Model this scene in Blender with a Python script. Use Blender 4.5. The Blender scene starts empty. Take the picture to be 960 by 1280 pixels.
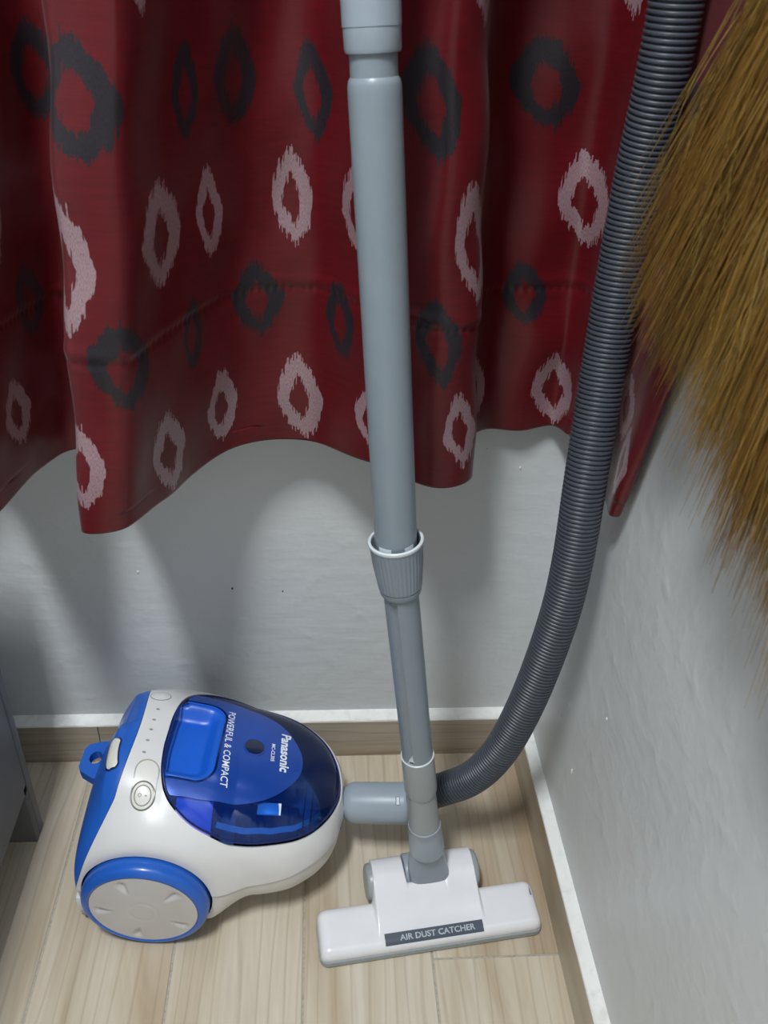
import bpy, bmesh, math, random
import numpy as np
from mathutils import Vector, Matrix
from mathutils.bvhtree import BVHTree
from math import sin, cos, pi, radians, sqrt

SC = bpy.context.scene
COL = SC.collection
random.seed(7)
RNG = np.random.default_rng(7)

# ------------------------------------------------------------------ camera
F_PX, PITCH, YAW, ROLL = 1089.87, 0.58054, 0.08614, 0.04598
CAM_LOC = Vector((-0.29218, -0.87478, 0.98892))
fwd = Vector((sin(YAW) * cos(PITCH), cos(YAW) * cos(PITCH), -sin(PITCH)))
rt0 = Vector((cos(YAW), -sin(YAW), 0.0))
up0 = rt0.cross(fwd)
rt = rt0 * cos(ROLL) + up0 * sin(ROLL)
up = up0 * cos(ROLL) - rt0 * sin(ROLL)
cam_data = bpy.data.cameras.new('camera')
cam = bpy.data.objects.new('camera', cam_data)
COL.objects.link(cam)
M = Matrix.Identity(4)
for i in range(3):
    M[i][0], M[i][1], M[i][2], M[i][3] = rt[i], up[i], -fwd[i], CAM_LOC[i]
cam.matrix_world = M
cam_data.sensor_fit = 'VERTICAL'
cam_data.sensor_height = 24.0
cam_data.lens = F_PX / 1280.0 * 24.0
cam_data.clip_start = 0.02
cam_data.dof.use_dof = True
cam_data.dof.focus_distance = 1.02
cam_data.dof.aperture_fstop = 8.5
SC.camera = cam

# ------------------------------------------------------------------ world, lamps, exposure
world = bpy.data.worlds.new('world')
SC.world = world
world.use_nodes = True
world.node_tree.nodes['Background'].inputs[0].default_value = (0.75, 0.82, 0.9, 1)
world.node_tree.nodes['Background'].inputs[1].default_value = 0.05

def area_light(name, loc, target, sx, sy, power, color):
    d = bpy.data.lights.new(name, 'AREA')
    d.shape = 'RECTANGLE'; d.size = sx; d.size_y = sy; d.energy = power; d.color = color
    o = bpy.data.objects.new(name, d); COL.objects.link(o)
    o.location = loc
    o.rotation_euler = (Vector(target) - Vector(loc)).to_track_quat('-Z', 'Y').to_euler()
    return o
area_light('ceiling_lamp_light', (-0.72, -1.12, 2.58), (-0.72, -1.12, 0.0), 0.20, 0.50, 51.0, (0.93, 0.975, 1.0))

SC.view_settings.view_transform = 'Standard'
SC.view_settings.look = 'None'
SC.view_settings.gamma = 1.0
SC.view_settings.use_curve_mapping = False
SC.view_settings.exposure = 0.0

# ------------------------------------------------------------------ helpers
def lin(r, g, b):
    f = lambda v: (v / 255 / 12.92) if v / 255 <= 0.04045 else ((v / 255 + 0.055) / 1.055) ** 2.4
    return (f(r), f(g), f(b), 1.0)

class NT:
    """small wrapper that wires shader nodes"""
    def __init__(self, name):
        self.m = bpy.data.materials.new(name); self.m.use_nodes = True
        self.t = self.m.node_tree; self.b = self.t.nodes['Principled BSDF']
        self.out = self.t.nodes['Material Output']
    def n(self, typ, **kw):
        nd = self.t.nodes.new(typ)
        for k, v in kw.items():
            if k.startswith('i_'):
                key = k[2:]
                key = int(key) if key.isdigit() else key.replace('_', ' ')
                nd.inputs[key].default_value = v
            else:
                setattr(nd, k, v)
        return nd
    def l(self, a, b): self.t.links.new(a, b)
    def math(self, op, a, b=None, c=None, clamp=False):
        nd = self.t.nodes.new('ShaderNodeMath'); nd.operation = op; nd.use_clamp = clamp
        for k, v in enumerate((a, b, c)):
            if v is None: continue
            if isinstance(v, (int, float)): nd.inputs[k].default_value = v
            else: self.l(v, nd.inputs[k])
        return nd.outputs[0]
    def mix(self, fac, a, b, blend='MIX'):
        nd = self.t.nodes.new('ShaderNodeMix'); nd.data_type = 'RGBA'; nd.blend_type = blend
        for k, v in ((0, fac), (6, a), (7, b)):
            if isinstance(v, (int, float)): nd.inputs[k].default_value = v
            elif isinstance(v, tuple): nd.inputs[k].default_value = v
            else: self.l(v, nd.inputs[k])
        return nd.outputs[2]
    def ramp(self, fac, stops):
        nd = self.t.nodes.new('ShaderNodeValToRGB'); e = nd.color_ramp.elements
        while len(e) < len(stops): e.new(0.5)
        for k, (p, c) in enumerate(stops): e[k].position = p; e[k].color = c
        self.l(fac, nd.inputs[0]); return nd.outputs[0]
    def noise(self, vec, scale, detail=3.0, rough=0.55, dist=0.0):
        nd = self.n('ShaderNodeTexNoise'); nd.inputs['Scale'].default_value = scale
        nd.inputs['Detail'].default_value = detail; nd.inputs['Roughness'].default_value = rough
        nd.inputs['Distortion'].default_value = dist
        if vec is not None: self.l(vec, nd.inputs['Vector'])
        return nd.outputs['Fac']
    def mapped(self, vec, scale, loc=(0, 0, 0)):
        nd = self.n('ShaderNodeMapping'); nd.inputs['Scale'].default_value = scale
        nd.inputs['Location'].default_value = loc; self.l(vec, nd.inputs[0]); return nd.outputs[0]
    def obj(self): return self.n('ShaderNodeTexCoord').outputs['Object']
    def bump(self, h, strength, dist):
        nd = self.n('ShaderNodeBump'); nd.inputs['Strength'].default_value = strength
        nd.inputs['Distance'].default_value = dist; self.l(h, nd.inputs['Height'])
        self.l(nd.outputs[0], self.b.inputs['Normal']); return nd

def plastic(name, col, rough=0.4, coat=0.0, metal=0.0, var=0.05, spec=0.5, bump=0.0):
    m = NT(name); o = m.obj()
    f = m.noise(o, 40, 4)
    d = tuple(max(0, c * (1 - var)) for c in col[:3]) + (1,)
    l = tuple(min(1, c * (1 + var)) for c in col[:3]) + (1,)
    m.l(m.ramp(f, [(0.3, d), (0.7, l)]), m.b.inputs['Base Color'])
    m.b.inputs['Roughness'].default_value = rough
    m.b.inputs['Metallic'].default_value = metal
    m.b.inputs['Coat Weight'].default_value = coat
    m.b.inputs['Coat Roughness'].default_value = 0.12
    m.b.inputs['Specular IOR Level'].default_value = spec
    if bump: m.bump(m.noise(o, 900, 2), bump, 0.0004)
    return m.m

def link(name, V, F, mat=None, parent=None, smooth=True, angle=38, kind=None):
    me = bpy.data.meshes.new(name)
    me.from_pydata([tuple(map(float, v)) for v in V], [], [tuple(int(i) for i in f) for f in F])
    me.validate(); me.update()
    o = bpy.data.objects.new(name, me); COL.objects.link(o)
    if mat: me.materials.append(mat)
    if smooth:
        me.polygons.foreach_set('use_smooth', [True] * len(me.polygons))
        if angle: me.set_sharp_from_angle(angle=radians(angle))
    if parent is not None: o.parent = parent
    if kind: o['kind'] = kind
    return o

def thing(name, label, cat, loc=(0, 0, 0), rotz=0.0, group=None):
    o = bpy.data.objects.new(name, None); COL.objects.link(o)
    o.location = loc; o.rotation_euler = (0, 0, rotz); o.empty_display_size = 0.02
    o['label'] = label; o['category'] = cat
    if group: o['group'] = group
    return o

def box(x0, x1, y0, y1, z0, z1, bev=0.0):
    """box with chamfered edges when bev > 0"""
    bm = bmesh.new()
    bmesh.ops.create_cube(bm, size=1.0)
    for v in bm.verts:
        v.co = ((x0 + x1) / 2 + v.co.x * (x1 - x0), (y0 + y1) / 2 + v.co.y * (y1 - y0), (z0 + z1) / 2 + v.co.z * (z1 - z0))
    if bev: bmesh.ops.bevel(bm, geom=bm.edges[:], offset=bev, segments=2, affect='EDGES', profile=0.5)
    V = [v.co[:] for v in bm.verts]; bm.verts.index_update()
    F = [[v.index for v in f.verts] for f in bm.faces]; bm.free()
    return V, F

def join(*parts):
    V, F = [], []
    for v, f in parts:
        b = len(V); V += [tuple(q) for q in v]; F += [[i + b for i in q] for q in f]
    return V, F

def gridfaces(n, m, wrap=False):
    F = []
    for i in range(n - 1):
        for j in range(m if wrap else m - 1):
            F.append((i * m + j, i * m + (j + 1) % m, (i + 1) * m + (j + 1) % m, (i + 1) * m + j))
    return F

def frame(d):
    d = Vector(d).normalized()
    a = Vector((0, 1, 0)) if abs(d.y) < 0.9 else Vector((1, 0, 0))
    u = (a - d * a.dot(d)).normalized(); return d, u, d.cross(u)

def lathe(p0, p1, prof, seg=48, rfun=None, cap0=True, cap1=True):
    """revolve (t, r) stations about the axis p0 -> p1 (t in metres along it)"""
    p0 = Vector(p0); d, u, w = frame(Vector(p1) - p0)
    V, F = [], []
    for t, r in prof:
        for k in range(seg):
            a = 2 * pi * k / seg
            rr = r if rfun is None else rfun(t, r, a)
            V.append(p0 + d * t + (u * cos(a) + w * sin(a)) * rr)
    F = [tuple(reversed(f)) for f in gridfaces(len(prof), seg, True)]
    if cap0: F.append(tuple(range(seg)))
    if cap1: F.append(tuple(reversed(range((len(prof) - 1) * seg, len(prof) * seg))))
    return V, F

def catmull(P, n):
    P = np.array(P, float); P = np.vstack([2 * P[0] - P[1], P, 2 * P[-1] - P[-2]]); out = []
    for i in range(1, len(P) - 2):
        p0, p1, p2, p3 = P[i - 1:i + 3]
        d = [max(np.linalg.norm(b[:2] - a[:2]) if P.shape[1] != 3 else np.linalg.norm(b - a), 1e-6) ** .5 for a, b in ((p0, p1), (p1, p2), (p2, p3))]
        m1 = (p2 - p1) + d[1] * ((p1 - p0) / d[0] - (p2 - p0) / (d[0] + d[1]))
        m2 = (p2 - p1) + d[1] * ((p3 - p2) / d[2] - (p3 - p1) / (d[1] + d[2]))
        for t in np.arange(n) / n:
            out.append((2 * t**3 - 3 * t**2 + 1) * p1 + (t**3 - 2 * t * t + t) * m1 + (-2 * t**3 + 3 * t * t) * p2 + (t**3 - t * t) * m2)
    out.append(P[-2]); return np.array(out)

def tube(path, radii, seg=16, cap=True):
    path = np.array(path, float); n = len(path)
    T = np.gradient(path, axis=0); T /= np.linalg.norm(T, axis=1)[:, None]
    u = np.cross(T[0], [0.31, 0.9, 0.2]); u /= np.linalg.norm(u); V = []
    if np.isscalar(radii): radii = [radii] * n
    a = np.arange(seg) * 2 * pi / seg
    for i in range(n):
        u = u - T[i] * (u @ T[i]); u /= np.linalg.norm(u); w = np.cross(T[i], u)
        V += list(path[i] + radii[i] * (np.cos(a)[:, None] * u + np.sin(a)[:, None] * w))
    F = gridfaces(n, seg, True)
    if cap: F += [tuple(reversed(range(seg))), tuple(range((n - 1) * seg, n * seg))]
    return V, F

def smoothstep(a, b, x):
    t = np.clip((np.asarray(x, float) - a) / (b - a), 0, 1); return t * t * (3 - 2 * t)

def pchip(x, xs, ys):
    x = np.asarray(x, float); h = np.diff(xs); d = np.diff(ys) / h; m = np.zeros(len(xs))
    for i in range(1, len(xs) - 1):
        if d[i - 1] * d[i] > 0:
            w1 = 2 * h[i] + h[i - 1]; w2 = h[i] + 2 * h[i - 1]; m[i] = (w1 + w2) / (w1 / d[i - 1] + w2 / d[i])
    m[0] = d[0]; m[-1] = d[-1]
    i = np.clip(np.searchsorted(xs, x) - 1, 0, len(xs) - 2); t = (x - xs[i]) / h[i]
    return (2 * t**3 - 3 * t**2 + 1) * ys[i] + (t**3 - 2 * t**2 + t) * h[i] * m[i] + (-2 * t**3 + 3 * t**2) * ys[i + 1] + (t**3 - t**2) * h[i] * m[i + 1]

def text_mesh(s, size, bold=0.0, spacing=1.0, shear=0.0):
    c = bpy.data.curves.new('lettering', 'FONT'); c.body = s; c.size = size; c.offset = bold
    c.space_character = spacing; c.shear = shear; c.resolution_u = 3
    o = bpy.data.objects.new('lettering', c); COL.objects.link(o)
    dg = bpy.context.evaluated_depsgraph_get(); dg.update()
    me = bpy.data.meshes.new_from_object(o.evaluated_get(dg))
    V = np.array([v.co[:] for v in me.vertices]); F = [list(p.vertices) for p in me.polygons]
    bpy.data.objects.remove(o); bpy.data.curves.remove(c); bpy.data.meshes.remove(me)
    return V, F

# ------------------------------------------------------------------ materials
def wall_mat(name, streak):
    m = NT(name); o = m.obj()
    big = m.noise(o, 3.0, 4); fine = m.noise(m.mapped(o, streak), 26, 5, 0.6)
    col = m.ramp(big, [(0.25, lin(208, 211, 212)), (0.75, lin(214, 217, 218))])
    m.l(col, m.b.inputs['Base Color'])
    m.b.inputs['Roughness'].default_value = 0.42
    m.b.inputs['Specular IOR Level'].default_value = 0.4
    lump = m.noise(o, 34, 2, 0.5)
    h = m.math('ADD', m.math('MULTIPLY', fine, 0.6), m.math('MULTIPLY', m.math('POWER', lump, 4.0), 1.2))
    m.bump(h, 0.5, 0.004)
    return m.m
MAT_WALL_BACK = wall_mat('painted_plaster_back', (0.35, 1.0, 1.6))
MAT_WALL_SIDE = wall_mat('painted_plaster_side', (1.0, 0.5, 0.9))

def wood_mat(name, gain=1.0, along='Y', dark=0.0):
    m = NT(name); o = m.obj()
    rnd = m.n('ShaderNodeObjectInfo').outputs['Random']
    off = m.n('ShaderNodeCombineXYZ')
    m.l(m.math('MULTIPLY', rnd, 7.3), off.inputs[0]); m.l(m.math('MULTIPLY', rnd, 3.1), off.inputs[1]); m.l(m.math('MULTIPLY', rnd, 11.7), off.inputs[2])
    add = m.n('ShaderNodeVectorMath', operation='ADD'); m.l(o, add.inputs[0]); m.l(off.outputs[0], add.inputs[1])
    v = add.outputs[0]
    st = (11.0, 1.1, 6.0) if along == 'Y' else (1.5, 16.0, 16.0)
    st2 = (120.0, 4.0, 40.0) if along == 'Y' else (4.0, 120.0, 120.0)
    a = m.noise(m.mapped(v, st), 1.5, 4, 0.6, 1.2)
    b = m.noise(m.mapped(v, st2), 1.0, 3, 0.6, 0.3)
    w = m.n('ShaderNodeTexWave', wave_type='BANDS', bands_direction='X' if along == 'Y' else 'Z')
    w.inputs['Scale'].default_value = 1.3; w.inputs['Distortion'].default_value = 9.0
    w.inputs['Detail'].default_value = 2.0; w.inputs['Detail Scale'].default_value = 0.9
    m.l(m.mapped(v, (14.0, 1.6, 6.0) if along == 'Y' else (1.6, 14.0, 14.0)), w.inputs['Vector'])
    big = m.noise(m.mapped(v, (7.0, 0.9, 4.0) if along == 'Y' else (0.9, 7.0, 7.0)), 1.2, 2, 0.5, 0.5)
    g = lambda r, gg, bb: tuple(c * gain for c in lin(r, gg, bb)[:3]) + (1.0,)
    base = m.ramp(a, [(0.28, g(194, 174, 148)), (0.46, g(213, 199, 177)), (0.62, g(224, 213, 195)), (0.8, g(207, 189, 164))])
    streak = m.ramp(big, [(0.56, (0, 0, 0, 1)), (0.72, (1, 1, 1, 1))])
    c2 = m.mix(m.math('MULTIPLY', streak, 0.6), base, g(150, 118, 84))
    line = m.ramp(w.outputs['Fac'], [(0.0, (1, 1, 1, 1)), (0.12, (0, 0, 0, 1))])
    c3 = m.mix(m.math('MULTIPLY', line, 0.20), c2, g(128, 104, 78))
    c4 = m.mix(m.math('MULTIPLY', m.math('SUBTRACT', 0.60, b, clamp=True), 0.38), c3, g(120, 96, 70))
    m.l(c4, m.b.inputs['Base Color'])
    m.b.inputs['Roughness'].default_value = 0.38
    m.b.inputs['Specular IOR Level'].default_value = 0.4
    m.bump(m.math('ADD', b, m.math('MULTIPLY', a, 0.6)), 0.12, 0.0015)
    return m.m
MAT_PLANK = wood_mat('wood_look_tile', 0.88)
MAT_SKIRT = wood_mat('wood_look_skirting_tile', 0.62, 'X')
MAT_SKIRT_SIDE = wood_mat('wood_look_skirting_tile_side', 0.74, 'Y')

def speckle(name, col, d, scale, rough=0.7, bump=0.3):
    m = NT(name); o = m.obj(); f = m.noise(o, scale, 6, 0.65); s = m.noise(o, 30, 3)
    c = m.ramp(f, [(0.3, d), (0.5, col)])
    m.l(m.mix(m.ramp(s, [(0.62, (0, 0, 0, 1)), (0.74, (0.6, 0.6, 0.6, 1))]), c, d), m.b.inputs['Base Color'])
    m.b.inputs['Roughness'].default_value = rough; m.bump(f, bump, 0.002); return m.m
MAT_LEDGE = speckle('white_mortar', lin(240, 240, 237), lin(226, 224, 219), 60)
MAT_GROUT = speckle('grey_grout', lin(176, 172, 160), lin(140, 136, 126), 220)
MAT_CEIL = speckle('ceiling_paint', lin(236, 236, 234), lin(226, 226, 224), 5)
MAT_DRIP_W = plastic('dried_white_paint', lin(225, 226, 222), 0.5)
MAT_DRIP_D = plastic('dark_speck', lin(58, 56, 54), 0.6)
MAT_CAB = plastic('dark_grey_laminate', lin(106, 111, 116), 0.5, var=0.06)
MAT_CAB_D = plastic('charcoal_laminate', lin(98, 100, 100), 0.55, var=0.08)
MAT_WHITE = plastic('white_abs', lin(224, 223, 223), 0.3, coat=0.15, var=0.015)
MAT_WHITE_LOW = plastic('warm_grey_white_abs', lin(212, 209, 203), 0.36, var=0.02)
MAT_BLUE = plastic('blue_abs', lin(36, 96, 192), 0.3, coat=0.1, var=0.03)
MAT_BLUE_GRIP = plastic('bright_blue_abs', lin(26, 98, 212), 0.34, var=0.03)
MAT_LID = plastic('royal_blue_lid', lin(34, 80, 178), 0.24, coat=0.6, metal=0.25, var=0.05)
MAT_NAVY = plastic('navy_plastic', lin(28, 40, 96), 0.3, var=0.1)
MAT_BLACK = plastic('black_plastic', lin(28, 30, 36), 0.3, var=0.1)
MAT_GREYBLUE = plastic('blue_grey_tube', lin(134, 145, 154), 0.36, var=0.02)
MAT_CUFF = plastic('light_grey_cuff', lin(152, 163, 174), 0.38, var=0.02)
MAT_WARMGREY = plastic('warm_grey_plastic', lin(152, 158, 160), 0.34, var=0.03)
MAT_GREYDARK = plastic('mid_grey_plastic', lin(120, 130, 140), 0.36, var=0.03)
MAT_PALE = plastic('pale_grey_edge', lin(214, 222, 228), 0.3, var=0.02)
MAT_NOZZLE = plastic('glossy_white_abs', lin(228, 227, 230), 0.24, coat=0.2, var=0.02)
MAT_LABELPLATE = plastic('slate_label', lin(66, 76, 90), 0.45, var=0.04)
MAT_LETTER = plastic('silver_print', lin(176, 184, 192), 0.4)
MAT_WPRINT = plastic('white_print', lin(235, 240, 250), 0.4)
MAT_HOSE = plastic('corrugated_hose_plastic', lin(66, 71, 80), 0.40, var=0.08)
MAT_HUB = plastic('silver_white_hub', lin(205, 203, 204), 0.34, metal=0.15, coat=0.2, var=0.02)
MAT_GROOVE = plastic('seam_grey', lin(150, 148, 144), 0.5)
MAT_BUTTON = plastic('switch_white', lin(224, 222, 216), 0.35, var=0.02)
MAT_INSERT = plastic('ivory_insert', lin(218, 216, 206), 0.45, var=0.05)
MAT_STRAWWOOD = plastic('bamboo_handle', lin(150, 110, 60), 0.6, var=0.2)
MAT_BIND = plastic('plastic_binding', lin(150, 40, 40), 0.5)

def cover_mat():
    m = NT('clear_blue_plastic')
    tr = m.n('ShaderNodeBsdfTransparent'); tr.inputs[0].default_value = (0.42, 0.68, 0.96, 1)
    gl = m.n('ShaderNodeBsdfGlossy'); gl.inputs['Roughness'].default_value = 0.08
    df = m.n('ShaderNodeBsdfDiffuse'); df.inputs[0].default_value = lin(30, 80, 190)
    f = m.noise(m.obj(), 18, 4)
    fr = m.n('ShaderNodeFresnel'); fr.inputs[0].default_value = 1.5
    mx = m.n('ShaderNodeMixShader'); m.l(m.math('MULTIPLY_ADD', f, 0.10, 0.06), mx.inputs[0]); m.l(tr.outputs[0], mx.inputs[1]); m.l(df.outputs[0], mx.inputs[2])
    m2 = m.n('ShaderNodeMixShader'); m.l(m.math('MULTIPLY', fr.outputs[0], 1.0), m2.inputs[0]); m.l(mx.outputs[0], m2.inputs[1]); m.l(gl.outputs[0], m2.inputs[2])
    m.l(m2.outputs[0], m.out.inputs['Surface'])
    return m.m
MAT_COVER = cover_mat()

def curtain_mat():
    m = NT('red_ikat_satin')
    uv = m.n('ShaderNodeUVMap', uv_map='motif').outputs[0]
    sep = m.n('ShaderNodeSeparateXYZ'); m.l(uv, sep.inputs[0]); a, b = sep.outputs[0], sep.outputs[1]
    fab = m.n('ShaderNodeUVMap', uv_map='fabric').outputs[0]
    kind = m.n('ShaderNodeAttribute', attribute_name='motif_kind').outputs['Fac']
    fs = m.n('ShaderNodeSeparateXYZ'); m.l(fab, fs.inputs[0])
    # ragged warp threads: each thin column of cloth is pushed up or down by a random step
    cell = m.n('ShaderNodeTexWhiteNoise', noise_dimensions='1D')
    m.l(m.math('FLOOR', m.math('MULTIPLY', fs.outputs[0], 900.0)), cell.inputs['W'])
    cell2 = m.n('ShaderNodeTexWhiteNoise', noise_dimensions='1D')
    m.l(m.math('FLOOR', m.math('MULTIPLY', fs.outputs[0], 300.0)), cell2.inputs['W'])
    jag = m.math('ADD', m.math('MULTIPLY', m.math('SUBTRACT', cell.outputs[0], 0.5), 0.20), m.math('MULTIPLY', m.math('SUBTRACT', cell2.outputs[0], 0.5), 0.09))
    wob = m.math('MULTIPLY', m.math('SUBTRACT', m.noise(fab, 45, 2), 0.5), 0.35)
    b2 = m.math('ADD', b, jag)
    a2 = m.math('ADD', m.math('ADD', a, wob), m.math('MULTIPLY', b, 0.22))
    aa = m.math('ABSOLUTE', a2); ab = m.math('ABSOLUTE', b2)
    r = m.math('ADD', m.math('POWER', aa, 1.45), m.math('POWER', ab, 1.45))
    outer = m.math('LESS_THAN', r, 0.86)
    ai = m.math('ABSOLUTE', m.math('MULTIPLY', m.math('ADD', a2, 0.04), 2.2)); bi = m.math('ABSOLUTE', m.math('MULTIPLY', m.math('ADD', b2, 0.05), 1.9))
    inner = m.math('GREATER_THAN', m.math('ADD', m.math('POWER', ai, 1.25), m.math('POWER', bi, 1.25)), 0.9)
    mask = m.math('MULTIPLY', outer, inner)
    weave = m.noise(m.mapped(fab, (1400.0, 350.0, 1.0)), 1.0, 2)
    red = m.ramp(m.noise(m.mapped(fab, (30.0, 240.0, 1.0)), 1.0, 3), [(0.3, lin(84, 11, 18)), (0.7, lin(97, 13, 22))])
    dark = m.ramp(weave, [(0.3, lin(28, 23, 29)), (0.7, lin(44, 38, 46))])
    white = m.ramp(weave, [(0.3, lin(122, 92, 98)), (0.6, lin(156, 128, 134))])
    mot = m.mix(kind, dark, white)
    m.l(m.mix(mask, red, mot), m.b.inputs['Base Color'])
    wm = m.math('MULTIPLY', mask, kind)
    m.l(m.math('MULTIPLY_ADD', wm, -0.06, 0.37), m.b.inputs['Roughness'])
    m.l(m.math('MULTIPLY_ADD', wm, 0.5, 0.42), m.b.inputs['Specular IOR Level'])
    m.b.inputs['Sheen Weight'].default_value = 0.08
    m.b.inputs['Sheen Roughness'].default_value = 0.4
    thr = m.math('SINE', m.math('MULTIPLY', fs.outputs[1], 2600.0))
    m.bump(m.math('ADD', m.math('MULTIPLY', thr, 0.2), m.math('ADD', weave, m.math('MULTIPLY', mask, 0.8))), 0.10, 0.0005)
    return m.m
MAT_CURTAIN = curtain_mat()

def bristle_mat():
    m = NT('dry_grass')
    at = m.n('ShaderNodeAttribute', attribute_name='strand').outputs['Fac']
    c = m.ramp(at, [(0.0, lin(86, 58, 28)), (0.3, lin(132, 94, 40)), (0.6, lin(162, 122, 52)), (0.82, lin(126, 110, 56)), (1.0, lin(188, 152, 84))])
    m.l(m.mix(m.math('MULTIPLY', m.noise(m.obj(), 60, 3), 0.5), c, lin(120, 88, 34)), m.b.inputs['Base Color'])
    m.b.inputs['Roughness'].default_value = 0.6
    m.b.inputs['Specular IOR Level'].default_value = 0.3
    return m.m
MAT_BRISTLE = bristle_mat()

# ------------------------------------------------------------------ room shell
RX, RY, RH = -2.6, -3.0, 2.65          # far left, behind the camera, ceiling height
SK_T, SK_H, LEDGE = 0.01443, 0.0695, 0.0089
def slab(name, b, mat):
    V, F = box(*b); o = link(name, V, F, mat, smooth=False); o['kind'] = 'structure'; return o
wall_back = slab('wall_back', (RX - .1, 0.1, 0.0, 0.1, -0.1, RH), MAT_WALL_BACK)
wall_right = slab('wall_right', (0.0, 0.1, RY - .1, 0.0, -0.1, RH), MAT_WALL_SIDE)
slab('wall_left', (RX - .1, RX, RY - .1, 0.0, -0.1, RH), MAT_WALL_SIDE)
slab('wall_front', (RX, 0.0, RY - .1, RY, -0.1, RH), MAT_WALL_BACK)
slab('ceiling', (RX - .1, 0.1, RY - .1, 0.1, RH, RH + .1), MAT_CEIL)
floor = slab('floor', (RX, 0.0, RY, 0.0, -0.1, -0.0014), MAT_GROUT)

# floor tiles: 15 x 60 cm wood-look planks running towards the back wall
PW, PL, GAP = 0.15, 0.60, 0.0022
plank_me = None
def plank(x0, y1, w=PW, l=PL):
    """x0 = left edge, y1 = back edge"""
    global plank_me
    full = abs(w - PW) < 1e-6 and abs(l - PL) < 1e-6
    if full and plank_me is not None:
        o = bpy.data.objects.new('floor_tile', plank_me); COL.objects.link(o); o.parent = floor
    else:
        V, F = box(GAP / 2, w - GAP / 2, -l + GAP / 2, -GAP / 2, -0.012, 0.0)
        bm = bmesh.new(); vs = [bm.verts.new(v) for v in V]
        for f in F: bm.faces.new([vs[i] for i in f])
        top = [e for e in bm.edges if all(v.co.z > -0.001 for v in e.verts)]
        bmesh.ops.bevel(bm, geom=top, offset=0.0008, segments=1, affect='EDGES')
        bm.verts.index_update()
        o = link('floor_tile', [v.co[:] for v in bm.verts], [[v.index for v in f.verts] for f in bm.faces], MAT_PLANK, floor, smooth=False)
        bm.free()
        if full: plank_me = o.data
    o.location = (x0, y1, 0.0)
    return o
XJ = -0.1632
offs = [-0.3185, -0.545, -0.47, -0.60, -0.50, -0.56, -0.44, -0.52, -0.48]
for k in range(9):
    x0 = XJ - PW * k
    w = PW
    if k == 0: w = -XJ - 0.001
    first = -offs[k]
    plank(x0, -0.001, w, first - 0.001)
    for r in range(3): plank(x0, -first - PL * r, w, PL)

# skirting of cut tiles with a mortar ledge on top
base_back = bpy.data.objects.new('baseboard_back', None); COL.objects.link(base_back); base_back['kind'] = 'structure'
base_right = bpy.data.objects.new('baseboard_right', None); COL.objects.link(base_right); base_right['kind'] = 'structure'
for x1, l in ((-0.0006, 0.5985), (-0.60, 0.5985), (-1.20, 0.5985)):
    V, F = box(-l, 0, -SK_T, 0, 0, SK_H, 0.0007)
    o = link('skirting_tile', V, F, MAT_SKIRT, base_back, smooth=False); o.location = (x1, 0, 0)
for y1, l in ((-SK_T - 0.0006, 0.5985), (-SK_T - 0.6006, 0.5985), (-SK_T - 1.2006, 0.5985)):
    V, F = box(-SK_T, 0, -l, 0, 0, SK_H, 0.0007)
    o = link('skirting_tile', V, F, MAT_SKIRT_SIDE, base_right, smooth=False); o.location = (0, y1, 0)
def ledge(n, fn, parent):
    V, F = [], []
    prof = [(SK_T - .0003, SK_H - .0004), (SK_T - .0009, SK_H + .0022), (SK_T * .55, SK_H + LEDGE * .62), (0.0025, SK_H + LEDGE), (0.0, SK_H + LEDGE + .001)]
    for i in range(n):
        for k, (d, z) in enumerate(prof):
            wv = (random.random() - .5) * (.0012 if 0 < k < 4 else 0.0004)
            V.append(fn(i / (n - 1), d + wv * .5, z + wv))
    F = gridfaces(n, len(prof))
    return link('mortar_ledge', V, F, MAT_LEDGE, parent)
ledge(160, lambda t, d, z: (-1.8 * t, -d, z), base_back)
ledge(160, lambda t, d, z: (-d, -1.8 * t - 0.002, z), base_right)

# paint drips and specks on the walls
def drip(parent, p, r, rz, mat, axis):
    bm = bmesh.new(); bmesh.ops.create_icosphere(bm, subdivisions=2, radius=1.0)
    for v in bm.verts:
        a, b, c = v.co
        v.co = (p[0] + (a * r if axis == 'y' else a * .0011), p[1] + (b * .0011 if axis == 'y' else b * r), p[2] + c * rz * (1.0 if c > 0 else 1.4))
    bm.verts.index_update()
    link('paint_drip' if mat is MAT_DRIP_W else 'speck', [v.co[:] for v in bm.verts], [[v.index for v in f.verts] for f in bm.faces], mat, parent); bm.free()
for p, r, rz, mt in (((-.518, 0, .325), .0016, .0022, MAT_DRIP_W), ((-.404, 0, .298), .0013, .0015, MAT_DRIP_D), ((-.341, 0, .293), .0009, .0009, MAT_DRIP_D), ((-.058, 0, .475), .0016, .0024, MAT_DRIP_W), ((-.10, 0, .50), .001, .0015, MAT_DRIP_W)):
    drip(wall_back, p, r, rz, mt, 'y')
for p, r, rz in (((0, -.205, .185), .0016, .004), ((0, -.155, .245), .001, .005), ((0, -.138, .205), .0018, .002), ((0, -.26, .33), .0012, .002)):
    drip(wall_right, p, r, rz, MAT_DRIP_W, 'x')

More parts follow.
